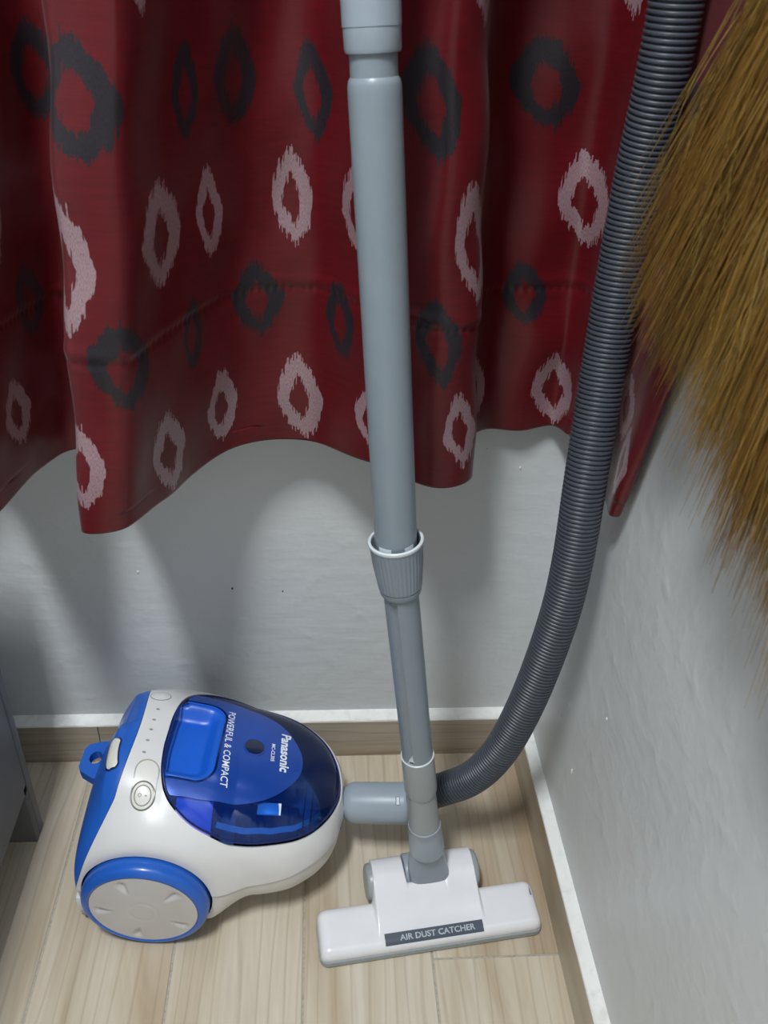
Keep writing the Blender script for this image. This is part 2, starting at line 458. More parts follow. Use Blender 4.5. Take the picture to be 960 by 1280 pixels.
# ------------------------------------------------------------------ curtain
HEM = [(-.83,-.14,-.77,-.14),(-.77,-.16,-.71,-.15),(-.715,-.10,-.665,-.10),(-.660,-.07,-.618,-.07),(-.628,-.13,-.588,-.11),(-.606,-.188,-.566,-.157),(-.586,-.201,-.548,-.165),(-.569,-.113,-.535,-.11),(-.552,-.073,-.52,-.08),(-.530,-.070,-.50,-.075),(-.512,-.115,-.485,-.12),(-.508,-.18,-.478,-.175),(-.503,-.224,-.468,-.20),(-.467,-.225,-.425,-.215),(-.443,-.172,-.40,-.15),(-.42,-.12,-.375,-.11),(-.377,-.071,-.345,-.055),(-.302,-.053,-.295,-.05),(-.244,-.10,-.255,-.105),(-.191,-.143,-.205,-.158),(-.167,-.144,-.19,-.162),(-.14,-.127,-.17,-.145),(-.136,-.09,-.163,-.095),(-.128,-.045,-.15,-.045),(-.107,-.023,-.125,-.018),(-.071,-.023,-.08,-.018),(-.032,-.014,-.04,-.025),(-.019,-.05,-.02,-.06),(-.013,-.12,-.014,-.14),(-.015,-.175,-.014,-.22),(-.019,-.203,-.016,-.29),(-.012,-.205,-.009,-.315),(-.007,-.195,-.006,-.30)]
MOTIFS = [  # fabric position s, half width, height z, half height, kind (0 dark, 1 white)
 (.592,.034,.890,.045,0),(.772,.036,.891,.042,0),(.703,.020,.886,.040,0),(.875,.026,.878,.042,0),(1.018,.034,.886,.046,0),(1.222,.032,.886,.042,0),(.40,.03,.89,.042,0),(1.40,.03,.885,.042,0),
 (.622,.032,.695,.042,0),(.36,.03,.708,.038,0),(.727,.018,.686,.040,0),(.815,.033,.697,.040,0),(.917,.024,.683,.042,0),(1.032,.029,.692,.044,0),(1.220,.025,.693,.036,0),(.50,.03,.70,.042,0),(1.13,.025,.70,.04,0),(1.37,.025,.74,.04,0),
 (.578,.026,.775,.056,1),(.670,.035,.786,.046,1),(.745,.020,.788,.042,1),(.853,.027,.789,.046,1),(.938,.022,.785,.042,1),(1.070,.028,.777,.054,1),(1.272,.034,.786,.046,1),(.44,.03,.79,.045,1),(.30,.03,.79,.045,1),(1.42,.03,.80,.045,1),
 (1.07,.025,.982,.045,1),(1.285,.024,.985,.045,1),(.635,.020,.982,.042,1),(.46,.03,.98,.045,1),
 (.32,.03,.617,.036,1),(.583,.024,.606,.042,1),(.690,.031,.585,.044,1),(.775,.023,.595,.044,1),(.865,.028,.590,.050,1),(.957,.023,.591,.032,1),(1.060,.022,.598,.044,1),(1.266,.032,.585,.046,1),(1.425,.022,.643,.034,1),(1.452,.014,.60,.04,1),(.44,.03,.60,.042,1),(1.16,.028,.60,.042,1)]
def build_curtain():
    C = catmull(HEM, 18)
    hs = np.concatenate([[0], np.cumsum(np.linalg.norm(np.diff(C[:, :2], axis=0), axis=1))])
    hs += .353 - hs[7 * 18]
    S = np.arange(hs[0], hs[-1], .0025); C = np.stack([np.interp(S, hs, C[:, k]) for k in range(4)], 1)
    Z = np.concatenate([np.linspace(.54, 1.03, 215), np.linspace(1.05, 2.2, 26)])
    t = np.minimum((Z - .54) / .41, 1.25)[:, None]
    X = C[None, :, 0] + (C[:, 2] - C[:, 0])[None] * t; Y = C[None, :, 1] + (C[:, 3] - C[:, 1])[None] * t
    tx, ty = np.gradient(X, axis=1), np.gradient(Y, axis=1); ln = np.hypot(tx, ty); nx, ny = ty / ln, -tx / ln
    ZZ = np.repeat(Z[:, None], len(S), 1); SS = np.repeat(S[None], len(Z), 0)
    # the stitched hem line puckers the cloth, and a few soft drag wrinkles
    seam = .702 + .004 * np.sin(SS * 9) - ZZ
    d = .0016 * np.exp(-(seam / .0035) ** 2) * (.6 + .4 * np.sin(SS * 700)) - .0012 * np.exp(-((seam + .008) / .006) ** 2)
    d += .0018 * np.sin(SS * 23 + ZZ * 31) * np.sin(ZZ * 19 + 1.0) + .0012 * np.sin(SS * 51 - ZZ * 44)
    d += -.006 * np.exp(-(((SS - 1.25 + (ZZ - .66) * .25) / .03) ** 2) - ((ZZ - .64) / .035) ** 2)
    d *= np.where(SS > 1.3, .25, 1.0)
    ZZ = ZZ - np.where(ZZ < .56, .003 * np.sin(SS * 37), 0)
    V = np.stack([X - nx * d, Y - ny * d, ZZ], -1).reshape(-1, 3)
    V[:, 0] = np.minimum(V[:, 0], -.003); V[:, 1] = np.minimum(V[:, 1], -.006)
    n, m = len(Z), len(S)
    o = link('curtain', V, gridfaces(n, m), MAT_CURTAIN, angle=None)
    me = o.data
    mot = np.array(MOTIFS)
    i, j = np.meshgrid(np.arange(n - 1), np.arange(m - 1), indexing='ij'); i = i.ravel(); j = j.ravel()
    sc = (S[j] + S[j + 1]) / 2; zc = (Z[i] + Z[i + 1]) / 2
    D = ((sc[:, None] - mot[:, 0]) / mot[:, 1]) ** 2 + ((zc[:, None] - mot[:, 2]) / mot[:, 3]) ** 2
    b = D.argmin(1); mb = mot[b]
    ci = np.stack([i, i, i + 1, i + 1], 1); cj = np.stack([j, j + 1, j + 1, j], 1)
    us = (S[cj] - mb[:, 0:1]) / mb[:, 1:2]; vs = (Z[ci] - mb[:, 2:3]) / mb[:, 3:4]
    uv = me.uv_layers.new(name='motif'); uv.data.foreach_set('uv', np.stack([us, vs], -1).astype('f').ravel())
    uv2 = me.uv_layers.new(name='fabric'); uv2.data.foreach_set('uv', np.stack([S[cj], Z[ci]], -1).astype('f').ravel())
    at = me.attributes.new('motif_kind', 'FLOAT', 'FACE'); at.data.foreach_set('value', mb[:, 4].astype('f'))
    sd = o.modifiers.new('cloth_thickness', 'SOLIDIFY'); sd.thickness = 0.0012; sd.offset = 0
    o['label'] = 'red satin curtain with dark and white ring pattern hanging across the back wall'; o['category'] = 'curtain'
    return o
build_curtain()

# ------------------------------------------------------------------ canister body
CX, CY, CROT = -0.414, -0.158, -0.086
TAB = np.array([[-.160,.03,.12,.07],[-.157,.07,.138,.045],[-.150,.092,.158,.033],[-.13,.108,.187,.027],[-.10,.116,.205,.022],[-.05,.120,.212,.020],[0,.120,.206,.020],[.05,.115,.19,.022],[.09,.105,.172,.027],[.12,.088,.153,.035],[.14,.068,.135,.045],[.152,.045,.118,.06],[.158,.02,.1,.08]])
KN = np.array([-.16, -.12, -.05, .03, .1, .158])
DW = np.array([-.028, -.089, -.028, -.048, -.013, -.01]); DZ = np.array([-.064, .078, -.028, -.068, -.045, .013])
WHX, WELL_N, WELL_F = -.0655, .1225, .1065      # wheel axle and the flanks that flare out to it
def body_grid(nx, nt, inset=0.0):
    X = -.001 + .159 * np.sin(np.linspace(-pi / 2, pi / 2, nx)); xs = TAB[:, 0]
    w = pchip(X, xs, TAB[:, 1]) * (1 + np.interp(X, KN, DW)); zt = pchip(X, xs, TAB[:, 2]) * (1 + np.interp(X, KN, DZ)); zb = pchip(X, xs, TAB[:, 3])
    k = np.ones(5) / 5
    t = np.linspace(0, 2 * pi, nt, endpoint=False); c = np.cos(t); s = np.sin(t); e = np.where(s > 0, 2.6, 3.0)
    yy = np.sign(c) * abs(c) ** (2 / e); zz = np.sign(s) * abs(s) ** (2 / e)
    zc = (.45 * zt + .55 * zb)[:, None]
    Y = w[:, None] * yy; Z = zc + np.where(zz > 0, zz * (zt[:, None] - zc), zz * (zc - zb[:, None]))
    Xg = np.repeat(X[:, None], nt, 1) * .951
    wd = np.hypot(Xg - WHX, Z - .0718); aY = np.abs(Y); tg = np.where(Y < 0, WELL_N, WELL_F)
    Y = np.sign(Y) * (aY + np.maximum(0, tg - aY) * (1 - smoothstep(.077, .118, wd)) * smoothstep(.045, .085, aY))
    P = np.stack([Xg, Y, Z], -1)
    du = np.gradient(P, axis=0); dv = np.roll(P, -1, 1) - np.roll(P, 1, 1)
    N = np.cross(du, dv); N /= np.linalg.norm(N, axis=-1, keepdims=True) + 1e-12
    if (N[nx // 2, nt // 4] @ np.array([0, 0, 1])) < 0: N = -N
    V = P.reshape(-1, 3); NN = N.reshape(-1, 3)
    F = [tuple(f) for f in gridfaces(nx, nt, True)]
    a = len(V); V = np.vstack([V, P[0].mean(0), P[-1].mean(0)]); NN = np.vstack([NN, [-1, 0, 0], [1, 0, 0]])
    F += [(a, (j + 1) % nt, j) for j in range(nt)] + [(a + 1, (nx - 1) * nt + j, (nx - 1) * nt + (j + 1) % nt) for j in range(nt)]
    return V, NN, F

def clip(V, N, F, fld):
    """keep the part of a mesh where fld >= 0, cutting faces along the zero line"""
    V = np.asarray(V); N = np.asarray(N); keep = fld >= 0
    nv, nn, src = [], [], {}
    def vid(i):
        if i not in src: src[i] = len(nv); nv.append(V[i]); nn.append(N[i])
        return src[i]
    def eid(i, j):
        k = (i, j) if i < j else (j, i)
        if k not in src:
            i, j = k; t = fld[i] / (fld[i] - fld[j]); src[k] = len(nv)
            nv.append(V[i] + (V[j] - V[i]) * t); nn.append(N[i] + (N[j] - N[i]) * t)
        return src[k]
    out = []
    for f in F:
        ks = [keep[i] for i in f]
        if all(ks): out.append([vid(i) for i in f]); continue
        if not any(ks): continue
        p = []
        for a in range(len(f)):
            i, j = f[a], f[(a + 1) % len(f)]
            if keep[i]: p.append(vid(i))
            if keep[i] != keep[j]: p.append(eid(i, j))
        if len(p) >= 3: out.append(p)
    nn = np.array(nn); nn /= np.linalg.norm(nn, axis=1, keepdims=True) + 1e-12
    return np.array(nv), nn, out

def shell(V, N, F, off, th):
    """thick skin: outer face at off, inner face th below it, with a rim"""
    A = V + N * off; B = V + N * (off - th); n = len(V)
    ed = {}
    for f in F:
        for a in range(len(f)):
            i, j = f[a], f[(a + 1) % len(f)]; ed[(i, j)] = 1
    rim = [(j, i, i + n, j + n) for (i, j) in ed if (j, i) not in ed]
    return np.vstack([A, B]), [list(f) for f in F] + [[i + n for i in reversed(f)] for f in F] + [list(r) for r in rim]

BV, BN, BF = body_grid(170, 260)
# make the winding agree with the outward normals
f0 = BF[len(BF) // 2]
if np.dot(np.cross(BV[f0[1]] - BV[f0[0]], BV[f0[2]] - BV[f0[0]]), BN[f0[0]]) < 0: BF = [tuple(reversed(f)) for f in BF]
BVH = BVHTree.FromPolygons([Vector(v) for v in BV], [list(f) for f in BF])
def surf_z(x, y):
    h = BVH.ray_cast(Vector((x, y, 1.0)), Vector((0, 0, -1)))
    return (h[0].z, h[1]) if h[0] is not None else (0.1, Vector((0, 0, 1)))
def conform(pts, off):
    """lay plan points (x, y, extra height) on the top of the body"""
    out = []
    for p in pts:
        z, n = surf_z(p[0], p[1])
        if n.z < 0: n = -n
        out.append(Vector((p[0], p[1], z)) + n * (off + (p[2] if len(p) > 2 else 0)))
    return out

COVER_OUT = [(-.056, 0), (-.0555, .03), (-.052, .056), (-.042, .079), (-.02, .095), (.012, .102), (.045, .101), (.075, .0945), (.1, .084), (.122, .066), (.136, .045), (.1445, .02), (.1465, 0)]
def polar(pts, c):
    P = np.array(pts + [(x, -y) for x, y in reversed(pts[1:-1])]) - c
    a = np.arctan2(P[:, 1], P[:, 0]); r = np.hypot(P[:, 0], P[:, 1]); o = np.argsort(a); a = a[o]; r = r[o]
    ax = np.concatenate([a[-3:] - 2 * pi, a, a[:3] + 2 * pi]); rx = np.concatenate([r[-3:], r, r[:3]])
    fa = np.linspace(-pi, pi, 721); fr = pchip(fa, ax, rx)
    k = np.hanning(25); k /= k.sum(); fr = np.convolve(np.concatenate([fr[-13:-1], fr, fr[1:13]]), k, 'valid')
    return lambda x, y: np.interp(np.arctan2(y - c[1], x - c[0]), fa, fr) - np.hypot(x - c[0], y - c[1])
CO = polar(COVER_OUT, np.array([.045, 0.]))
LIDP = polar([(-.07, 0), (-.066, .045), (-.05, .072), (-.02, .0745), (.02, .0715), (.048, .065), (.072, .051), (.089, .031), (.098, .012), (.0995, 0)], np.array([.02, 0.]))
def rrect(x, y, x0, x1, hy, r):
    qx = np.abs(x - (x0 + x1) / 2) - (x1 - x0) / 2 + r; qy = np.abs(y) - hy + r
    return -(np.hypot(np.maximum(qx, 0), np.maximum(qy, 0)) + np.minimum(np.maximum(qx, qy), 0) - r)
X, Y, Z = BV[:, 0], BV[:, 1], BV[:, 2]
top = np.where((Z > .085) & (BN[:, 2] > -0.25), 1, -1)
f_cover = np.where(top > 0, CO(X, Y), -0.05)
xb = -.089 - .011 * (Y / .09) ** 2 - .33 * np.maximum(0, .19 - Z)
f_rear = xb - X
f_low = (.076 + .12 * np.maximum(0, X) - .1 * np.maximum(0, X - .11)) - Z
f_well = np.where(np.abs(Y) > .06, np.hypot(X - WHX, Z - .0718) - .0740, 1.0)
f_lid = np.where(top > 0, LIDP(X, Y), -.05)
GX0, GX1, GHY, GR = -.085, .0025, .0555, .021
f_grip = np.where(top > 0, rrect(X, Y, GX0, GX1, GHY, GR), -.05)

vac = thing('vacuum_cleaner', 'white and blue canister vacuum cleaner with translucent blue dust cover on the floor', 'vacuum cleaner', (CX, CY, 0), CROT)
def region(name, fld, off, th, mat, parent=vac):
    V, N, F = clip(BV, BN, BF, fld); V, F = shell(V, N, F, off, th); return link(name, V, F, mat, parent, angle=50)
g = .0004
V, N, F = clip(BV, BN, BF, np.minimum(f_rear - g, f_well))
fr_ = -.089 - .011 * (V[:, 1] / .09) ** 2 - .33 * np.maximum(0, .19 - V[:, 2]) - V[:, 0]
V = V - N * (.0060 * smoothstep(.002, .014, V[:, 1]) * (1 - smoothstep(.05, .075, V[:, 1])) * smoothstep(.002, .02, fr_) * smoothstep(.10, .15, V[:, 2]))[:, None]
V, F = shell(V, N, F, -.0003, .002)
link('rear_shell', V, F, MAT_BLUE, vac, angle=50)
white = region('body_shell', np.minimum.reduce([-f_rear - g, -f_cover - g, -f_low - g, f_well]), .0004, .0028, MAT_WHITE)
region('lower_shell', np.minimum.reduce([f_low, -f_rear - g, f_well]), -.0012, .002, MAT_WHITE_LOW)
f_win = np.minimum.reduce([f_cover - .0012, -(np.minimum(f_lid, f_cover)) , -f_grip])
cover = region('dust_cover', np.minimum(f_cover - .0012, -f_grip - 0.0005), -.0009, .0002, MAT_COVER)
lid = region('lid_panel', np.minimum.reduce([f_lid, f_cover - .004, -f_grip - .0035]), .0006, .0009, MAT_LID, cover)
# rolled rim of the cover
def rim_loop(fld_fn, c, off, r, n=180, seg=6):
    P = []
    for k in range(n):
        a = 2 * pi * k / n; lo, hi = 0.0, .2
        for _ in range(24):
            md = (lo + hi) / 2
            if fld_fn(c[0] + cos(a) * md, c[1] + sin(a) * md) > 0: lo = md
            else: hi = md
        P.append((c[0] + cos(a) * lo, c[1] + sin(a) * lo))
    return P
edge = rim_loop(lambda x, y: float(CO(x, y)) - .0022, (.045, 0), 0, 0)
pts = conform(edge, -.0006)
def loop_tube(pts, r, seg=6):
    n = len(pts); V = []
    for i in range(n):
        t = (pts[(i + 1) % n] - pts[i - 1]).normalized(); u = t.cross(Vector((0, 0, 1))).normalized(); w = t.cross(u)
        for k in range(seg):
            a = 2 * pi * k / seg; V.append(pts[i] + (u * cos(a) + w * sin(a)) * r)
    F = [(i * seg + k, i * seg + (k + 1) % seg, ((i + 1) % n) * seg + (k + 1) % seg, ((i + 1) % n) * seg + k) for i in range(n) for k in range(seg)]
    return V, F
link('cover_rim', *loop_tube(pts, .0011), MAT_NAVY, cover)
# finger-grip pocket
V, N, F = clip(BV, BN, BF, f_grip)
fx = rrect(V[:, 0], V[:, 1], GX0 - .06, GX1, GHY, GR)
dep = .0012 + .020 * smoothstep(0, .02, fx) * (1.0 - .35 * smoothstep(-.03, .0, V[:, 0]))
dep = np.maximum(dep, np.where(V[:, 0] < -.045, .005, 0))
Vg = V - np.array([0, 0, 1.0]) * dep[:, None]
Vg[:, 0] += 0
link('grip_recess', Vg, F, MAT_BLUE_GRIP, vac, angle=None)
gl = [p for p in rim_loop(lambda x, y: float(rrect(np.array(x), np.array(y), GX0, GX1, GHY, GR)) , (-.03, 0), 0, 0, 160) if p[0] > -.053 + .0035 * (abs(p[1]) / .0555) ** 2 + .003]
i0 = max(range(len(gl)), key=lambda i: math.hypot(gl[i][0] - gl[i - 1][0], gl[i][1] - gl[i - 1][1]))
gl = gl[i0:] + gl[:i0]
link('grip_rim', *tube([tuple(v) for v in conform(gl, -.0004)], .0011, 8), MAT_BLUE_GRIP, vac)
# inside of the dust bin, seen through the cover
f_in = np.where(top > 0, CO(X, Y) + .006, -.05)
V, N, F = clip(BV, BN, BF, np.minimum(f_in, -f_grip - .004))
d = .004 + .048 * smoothstep(.002, .022, CO(V[:, 0], V[:, 1]) + .006)
Vi = V.copy(); Vi[:, 2] -= d
link('dust_bin', Vi, F, plastic('dark_bin_lining', lin(116, 126, 146), 0.35, var=0.1), vac, angle=None)
def inner(name, VF, mat): return link(name, VF[0], VF[1], mat, vac)
rib = [(i * .0035, .0285 + (.0016 if i % 2 else 0) - max(0, i - 16) * .0016) for i in range(22)]
inner('filter_cone', lathe((.026, -.060, .120), (.14, -.046, .108), rib, 40), MAT_BLACK)
inner('bin_divider', box(.0085, .0105, -.097, -.03, .09, .162), MAT_NAVY)
V, F = [], []
bx = np.linspace(-.032, .0075, 14); by = np.linspace(-.1, -.06, 12)
for x in bx:
    for y in by:
        if CO(x, y) < .003:
            y = y + 0
        z, n_ = surf_z(x, max(y, -.1)); V.append((x, y, z - .006 - .02 * max(0, .006 - float(CO(x, y)))))
inner('bin_shoulder', (V, gridfaces(14, 12)), plastic('violet_blue_inner', lin(150, 140, 235), 0.4))
# pale frame along the near edge of the bin and two ribs near the nose
fr_pts = [(x, -(float(np.interp(x, [p[0] for p in COVER_OUT], [p[1] for p in COVER_OUT])) - .007)) for x in np.linspace(.014, .132, 40)]
fp = conform(fr_pts, -.0065)
V = []; 
for p in fp: V += [p, p + Vector((0, .007, .0015))]
inner('bin_frame', (V, [(2 * i, 2 * i + 2, 2 * i + 3, 2 * i + 1) for i in range(len(fp) - 1)]), plastic('pale_frame', lin(196, 206, 214), 0.4))
for xr in (.1085, .1165):
    pr = conform([(xr, y) for y in np.linspace(-.07, .072, 40)], -.0035)
    inner('bin_rib', tube([tuple(p) for p in pr], .0009, 6), MAT_BLACK)
pn = conform([(x, y) for x in np.linspace(.118, .141, 8) for y in np.linspace(-.045, .045, 20)], -.008)
inner('nose_liner', (pn, gridfaces(8, 20)), plastic('nose_liner_grey', lin(120, 134, 160), 0.35))
V, F = box(-.0135, .0135, -.006, .006, -.001, .001, .0005)
zz, nn_ = surf_z(.068, -.062)
inner('reflection_patch', ([(v[0] + .068, v[1] - .062, v[2] + zz - .007 + v[1] * .45) for v in V], F), plastic('pale_reflection', lin(225, 230, 235), 0.3))  # pale plate added under the cover, standing in for a bright reflection

# prints and small fittings on the lid
def lettering(name, s, start, end, height, bold, parent, mat, off=.0009, shear=0.0):
    V, F = text_mesh(s, height, bold, 1.0, shear)
    wd = V[:, 0].max() - V[:, 0].min(); V[:, 0] -= V[:, 0].min()
    st, en = np.array(start), np.array(end); L = np.linalg.norm(en - st); dr = (en - st) / L; upv = np.array([-dr[1], dr[0]])
    P = st + V[:, :1] * (L / wd) * dr + V[:, 1:2] * upv
    return link(name, conform([tuple(p) for p in P], off), F, mat, parent, smooth=False)
lettering('brand_lettering', 'Panasonic', (.0705, .0395), (.0745, -.018), .0152, .0005, lid, MAT_WPRINT)
lettering('model_lettering', 'MC-CL305', (.0610, .0185), (.0625, -.0075), .0058, .0001, lid, MAT_WPRINT)
lettering('slogan_lettering', 'POWERFUL & COMPACT', (.0045, .052), (.0125, -.0565), .0112, .0001, lid, MAT_WPRINT)
def disc(c, rx, ry, off, dome=0.0, n=36, rings=5, rot=0.0):
    P = [(c[0], c[1], dome)]
    for k in range(1, rings + 1):
        q = k / rings
        for i in range(n):
            a = 2 * pi * i / n; dx, dy = cos(a) * rx * q, sin(a) * ry * q
            P.append((c[0] + dx * cos(rot) - dy * sin(rot), c[1] + dx * sin(rot) + dy * cos(rot), dome * (1 - q ** 2)))
    V = conform(P, off); F = [(0, 1 + i, 1 + (i + 1) % n) for i in range(n)]
    for k in range(rings - 1):
        for i in range(n): F.append((1 + k * n + i, 1 + (k + 1) * n + i, 1 + (k + 1) * n + (i + 1) % n, 1 + k * n + (i + 1) % n))
    return V, F
def ring(c, rx, ry, off, r, n=48, rot=0.0):
    return loop_tube(conform([(c[0] + cos(a) * rx * cos(rot) - sin(a) * ry * sin(rot), c[1] + cos(a) * rx * sin(rot) + sin(a) * ry * cos(rot)) for a in np.arange(n) * 2 * pi / n], off), r)
link('lid_button', *disc((.042, .0065), .0112, .0112, .0011, .0012, rings=8), plastic('dark_lid_button', lin(22, 34, 66), 0.12, coat=0.8), lid)
link('button_ring', *ring((.042, .0065), .0118, .0118, .0008, .0011), MAT_LID, lid)
# fittings on the white band
link('release_button', *disc((-.079, .057), .0115, .0095, .0010, .0008), MAT_WHITE, vac)
link('release_button_ring', *ring((-.079, .057), .0118, .0098, .0005, .0006), MAT_GROOVE, vac)
for y in (.030, .012, -.003, -.019, -.035):
    link('indicator_mark', *disc((-.0755 + .03 * (y + .035) * (y < 0) * .3, y), .0022, .0014, .0008, .0003, 12, 2), MAT_GROOVE, vac)
SWX = -.0675
def stad(cx, y0, y1, r, n=40):
    P = []
    for i in range(n // 2 + 1): a = pi * i / (n // 2); P.append((cx + cos(a) * r, y1 + sin(a) * r))
    for i in range(n // 2 + 1): a = pi + pi * i / (n // 2); P.append((cx + cos(a) * r, y0 + sin(a) * r))
    return P
st = stad(SWX, -.0795, -.056, .0128)
sw = link('switch_surround', *loop_tube(conform(st, .0007), .0008), plastic('soft_seam', lin(176, 173, 168), 0.4), vac)
ctr = (SWX, -.068)
V = conform([(ctr[0], ctr[1])] + [(ctr[0] + (p[0] - ctr[0]) * q, ctr[1] + (p[1] - ctr[1]) * q) for q in (.35, .7, .97) for p in st], .0007)
n = len(st)
link('switch_plate', V, [(0, 1 + i, 1 + (i + 1) % n) for i in range(n)] + [(1 + k * n + i, 1 + (k + 1) * n + i, 1 + (k + 1) * n + (i + 1) % n, 1 + k * n + (i + 1) % n) for k in range(2) for i in range(n)], MAT_BUTTON, vac)
btn = link('power_button', *disc((SWX, -.0795), .0125, .0125, .0012, .0008), MAT_BUTTON, vac)
link('button_ring', *ring((SWX, -.0795), .0126, .0126, .0012, .0009), plastic('ring_grey', lin(140, 138, 130), 0.35, metal=0.3), btn)
link('button_ring', *ring((SWX, -.0795), .0088, .0088, .0020, .0006), MAT_GROOVE, btn)
link('button_mark', *ring((SWX - .003, -.0795), .0016, .0013, .0024, .0003, 20), MAT_GROOVE, btn)
V = conform([(SWX + .0022, -.0801), (SWX + .0048, -.0801), (SWX + .0048, -.0792), (SWX + .0022, -.0792)], .0026)
link('button_mark', V, [(0, 1, 2, 3)], MAT_GROOVE, btn, smooth=False)
# slot with pale insert in the blue rear shell
sl = [(-.1115 + .0055 * t - .002 * sin(pi * t), -.0165 - .040 * t) for t in np.linspace(0, 1, 24)]
def ribbon(path, hw, off, dome):
    P = []
    for i, p in enumerate(path):
        a = path[max(0, i - 1)]; b = path[min(len(path) - 1, i + 1)]; d = np.array(b) - np.array(a); d = d / np.linalg.norm(d); nrm = np.array([-d[1], d[0]])
        t = i / (len(path) - 1); k = min(1.0, 9 * min(t, 1 - t) + .25)
        for q in np.linspace(-1, 1, 9): P.append((p[0] + nrm[0] * hw * q * sqrt(k), p[1] + nrm[1] * hw * q * sqrt(k), dome * (1 - q * q)))
    return conform(P, off), gridfaces(len(path), 9)
slot = link('slot_surround', *ribbon(sl, .0078, .0004, .0002), MAT_NAVY, vac)
link('slot_insert', *ribbon(sl[1:-1], .0062, .0008, .0012), MAT_INSERT, slot)
# rear hook tab with its hole
def extrude_poly(P, z0, z1, hole=None):
    bm = bmesh.new(); vs = [bm.verts.new((x, y, z1)) for x, y in P]
    es = [bm.edges.new((vs[i], vs[(i + 1) % len(vs)])) for i in range(len(vs))]
    if hole:
        hv = [bm.verts.new((x, y, z1)) for x, y in hole]; es += [bm.edges.new((hv[i], hv[(i + 1) % len(hv)])) for i in range(len(hv))]
    bmesh.ops.triangle_fill(bm, use_beauty=True, edges=es)
    r = bmesh.ops.extrude_face_region(bm, geom=bm.faces[:])
    for e in r['geom']:
        if isinstance(e, bmesh.types.BMVert): e.co.z = z0
    bmesh.ops.recalc_face_normals(bm, faces=bm.faces); bm.verts.index_update()
    V = [v.co[:] for v in bm.verts]; F = [[v.index for v in f.verts] for f in bm.faces]; bm.free(); return V, F
tabP = [(-.120, .034), (-.150, .031), (-.164, .026), (-.168, .019), (-.167, -.009), (-.162, -.016), (-.146, -.025), (-.120, -.029)]
hole = [(-.151 + .0075 * cos(a), .006 + .0095 * sin(a)) for a in np.arange(20) * 2 * pi / 20]
link('hook_tab', *extrude_poly(tabP, .138, .150, hole), MAT_BLUE, vac, angle=30)
link('hook_recess', *box(-.146, -.13, -.06, .02, .05, .13, .006), MAT_NAVY, vac)
for y, x in ((-.1, -.146), (.1, -.146)):
    link('rear_foot', *box(x - .010, x + .012, y - .012, y + .012, .018, .045, .004), MAT_PALE, vac)
    link('foot_pad', *box(x - .006, x + .016, y - .013, y + .013, .012, .02, .003), MAT_GREYBLUE, vac)
link('under_pan', *box(-.12, .06, -.06, .06, .014, .03, .006), MAT_GREYDARK, vac)
link('front_caster', *lathe((.085, -.014, .0135), (.085, .014, .0135), [(0, .011), (.002, .0135), (.026, .0135), (.028, .011)], 28), MAT_BLACK, vac)
# hub of the hose inlet at the nose
link('hose_inlet', *lathe((.128, .004, .088), (.164, .006, .088), [(0, .024), (.0175, .024), (.0205, .0228), (.0222, .020)], 40), MAT_GREYDARK, vac)
# big rear wheels
def make_wheel(side):
    R, out = .0718, .134
    lean = radians(1.5) * side
    def put(V):
        res = []
        for x, y, z in V:   # built about the local y axis, leaned outward at the top
            yy, zz2 = y * cos(lean) + z * sin(lean), -y * sin(lean) + z * cos(lean)
            res.append((x + WHX, yy + (-.1145 if side < 0 else .0985), zz2 + R + .0005))
        return res
    prof = [(0.0, .062), (.002, .0690), (.006, R), (.018, R), (.022, .0700), (.0245, .0665), (.0255, .0630), (.0245, .0612), (.022, .0608)]
    V, F = lathe((0, 0, 0), (0, side, 0), prof, 72)
    w = link('wheel', put(V), F, MAT_BLUE, vac)
    V, F = [], []; nr, na = 30, 180
    for i in range(nr + 1):
        r = .0606 * i / nr
        for k in range(na):
            a = 2 * pi * k / na
            y = .0245 + .0028 * (1 - (r / .0606) ** 2)
            dent = 0.0
            for q in range(5):
                aq = radians(112 + 72 * q); da = (a - aq + pi) % (2 * pi) - pi
                lx = abs(r * da); hwid = .0050 * smoothstep(.034, .058, r) + .0026
                dent = max(dent, float((1 - smoothstep(0, hwid * 1.15, lx)) * smoothstep(.032, .046, r) * (1 - smoothstep(.0495, .0575, r))) * .0036)
            ringd = .0006 * math.exp(-((r - .016) / .0009) ** 2)
            V.append((r * cos(a), (y - dent - ringd) * side, r * sin(a)))
    F = gridfaces(nr + 1, na, True)
    if side < 0: F = [tuple(reversed(f)) for f in F]
    link('hubcap', put(V), F, MAT_HUB, w, angle=None)
    return w
make_wheel(-1); make_wheel(1)

# ------------------------------------------------------------------ suction hose
# centre line in room coordinates (metres)
HOSE = [(-0.1907,-0.1776,0.1012),(-0.155,-0.176,0.1174),(-0.117,-0.187,0.1513),(-0.0915,-0.2,0.2077),(-0.0706,-0.2078,0.2954),(-0.0527,-0.2101,0.4254),(-0.049,-0.2075,0.4936),(-0.0486,-0.1992,0.5792),(-0.0426,-0.173,0.7019),(-0.0397,-0.1627,0.8274),(-0.0388,-0.169,0.9126),(-0.0394,-0.1708,0.961)]
HOSE_TOP = [(-.044, -.175, 1.06), (-.066, -.18, 1.18), (-.130, -.19, 1.27), (-.205, -.208, 1.300), (-.262, -.212, 1.2485), (-.2625, -.2135, 1.17)]
hose = thing('suction_hose', 'dark grey corrugated suction hose curving up from the canister beside the right wall', 'hose', (-.19, -.177, .1))
hose_inv = Matrix.Translation((.19, .177, -.1))
hp = catmull([(-.212, -.1733, .0954)] + HOSE + HOSE_TOP[:5], 40)
L = np.concatenate([[0], np.cumsum(np.linalg.norm(np.diff(hp, axis=0), axis=1))])
PITCH_H = .0044
nst = int(L[-1] / PITCH_H * 8)
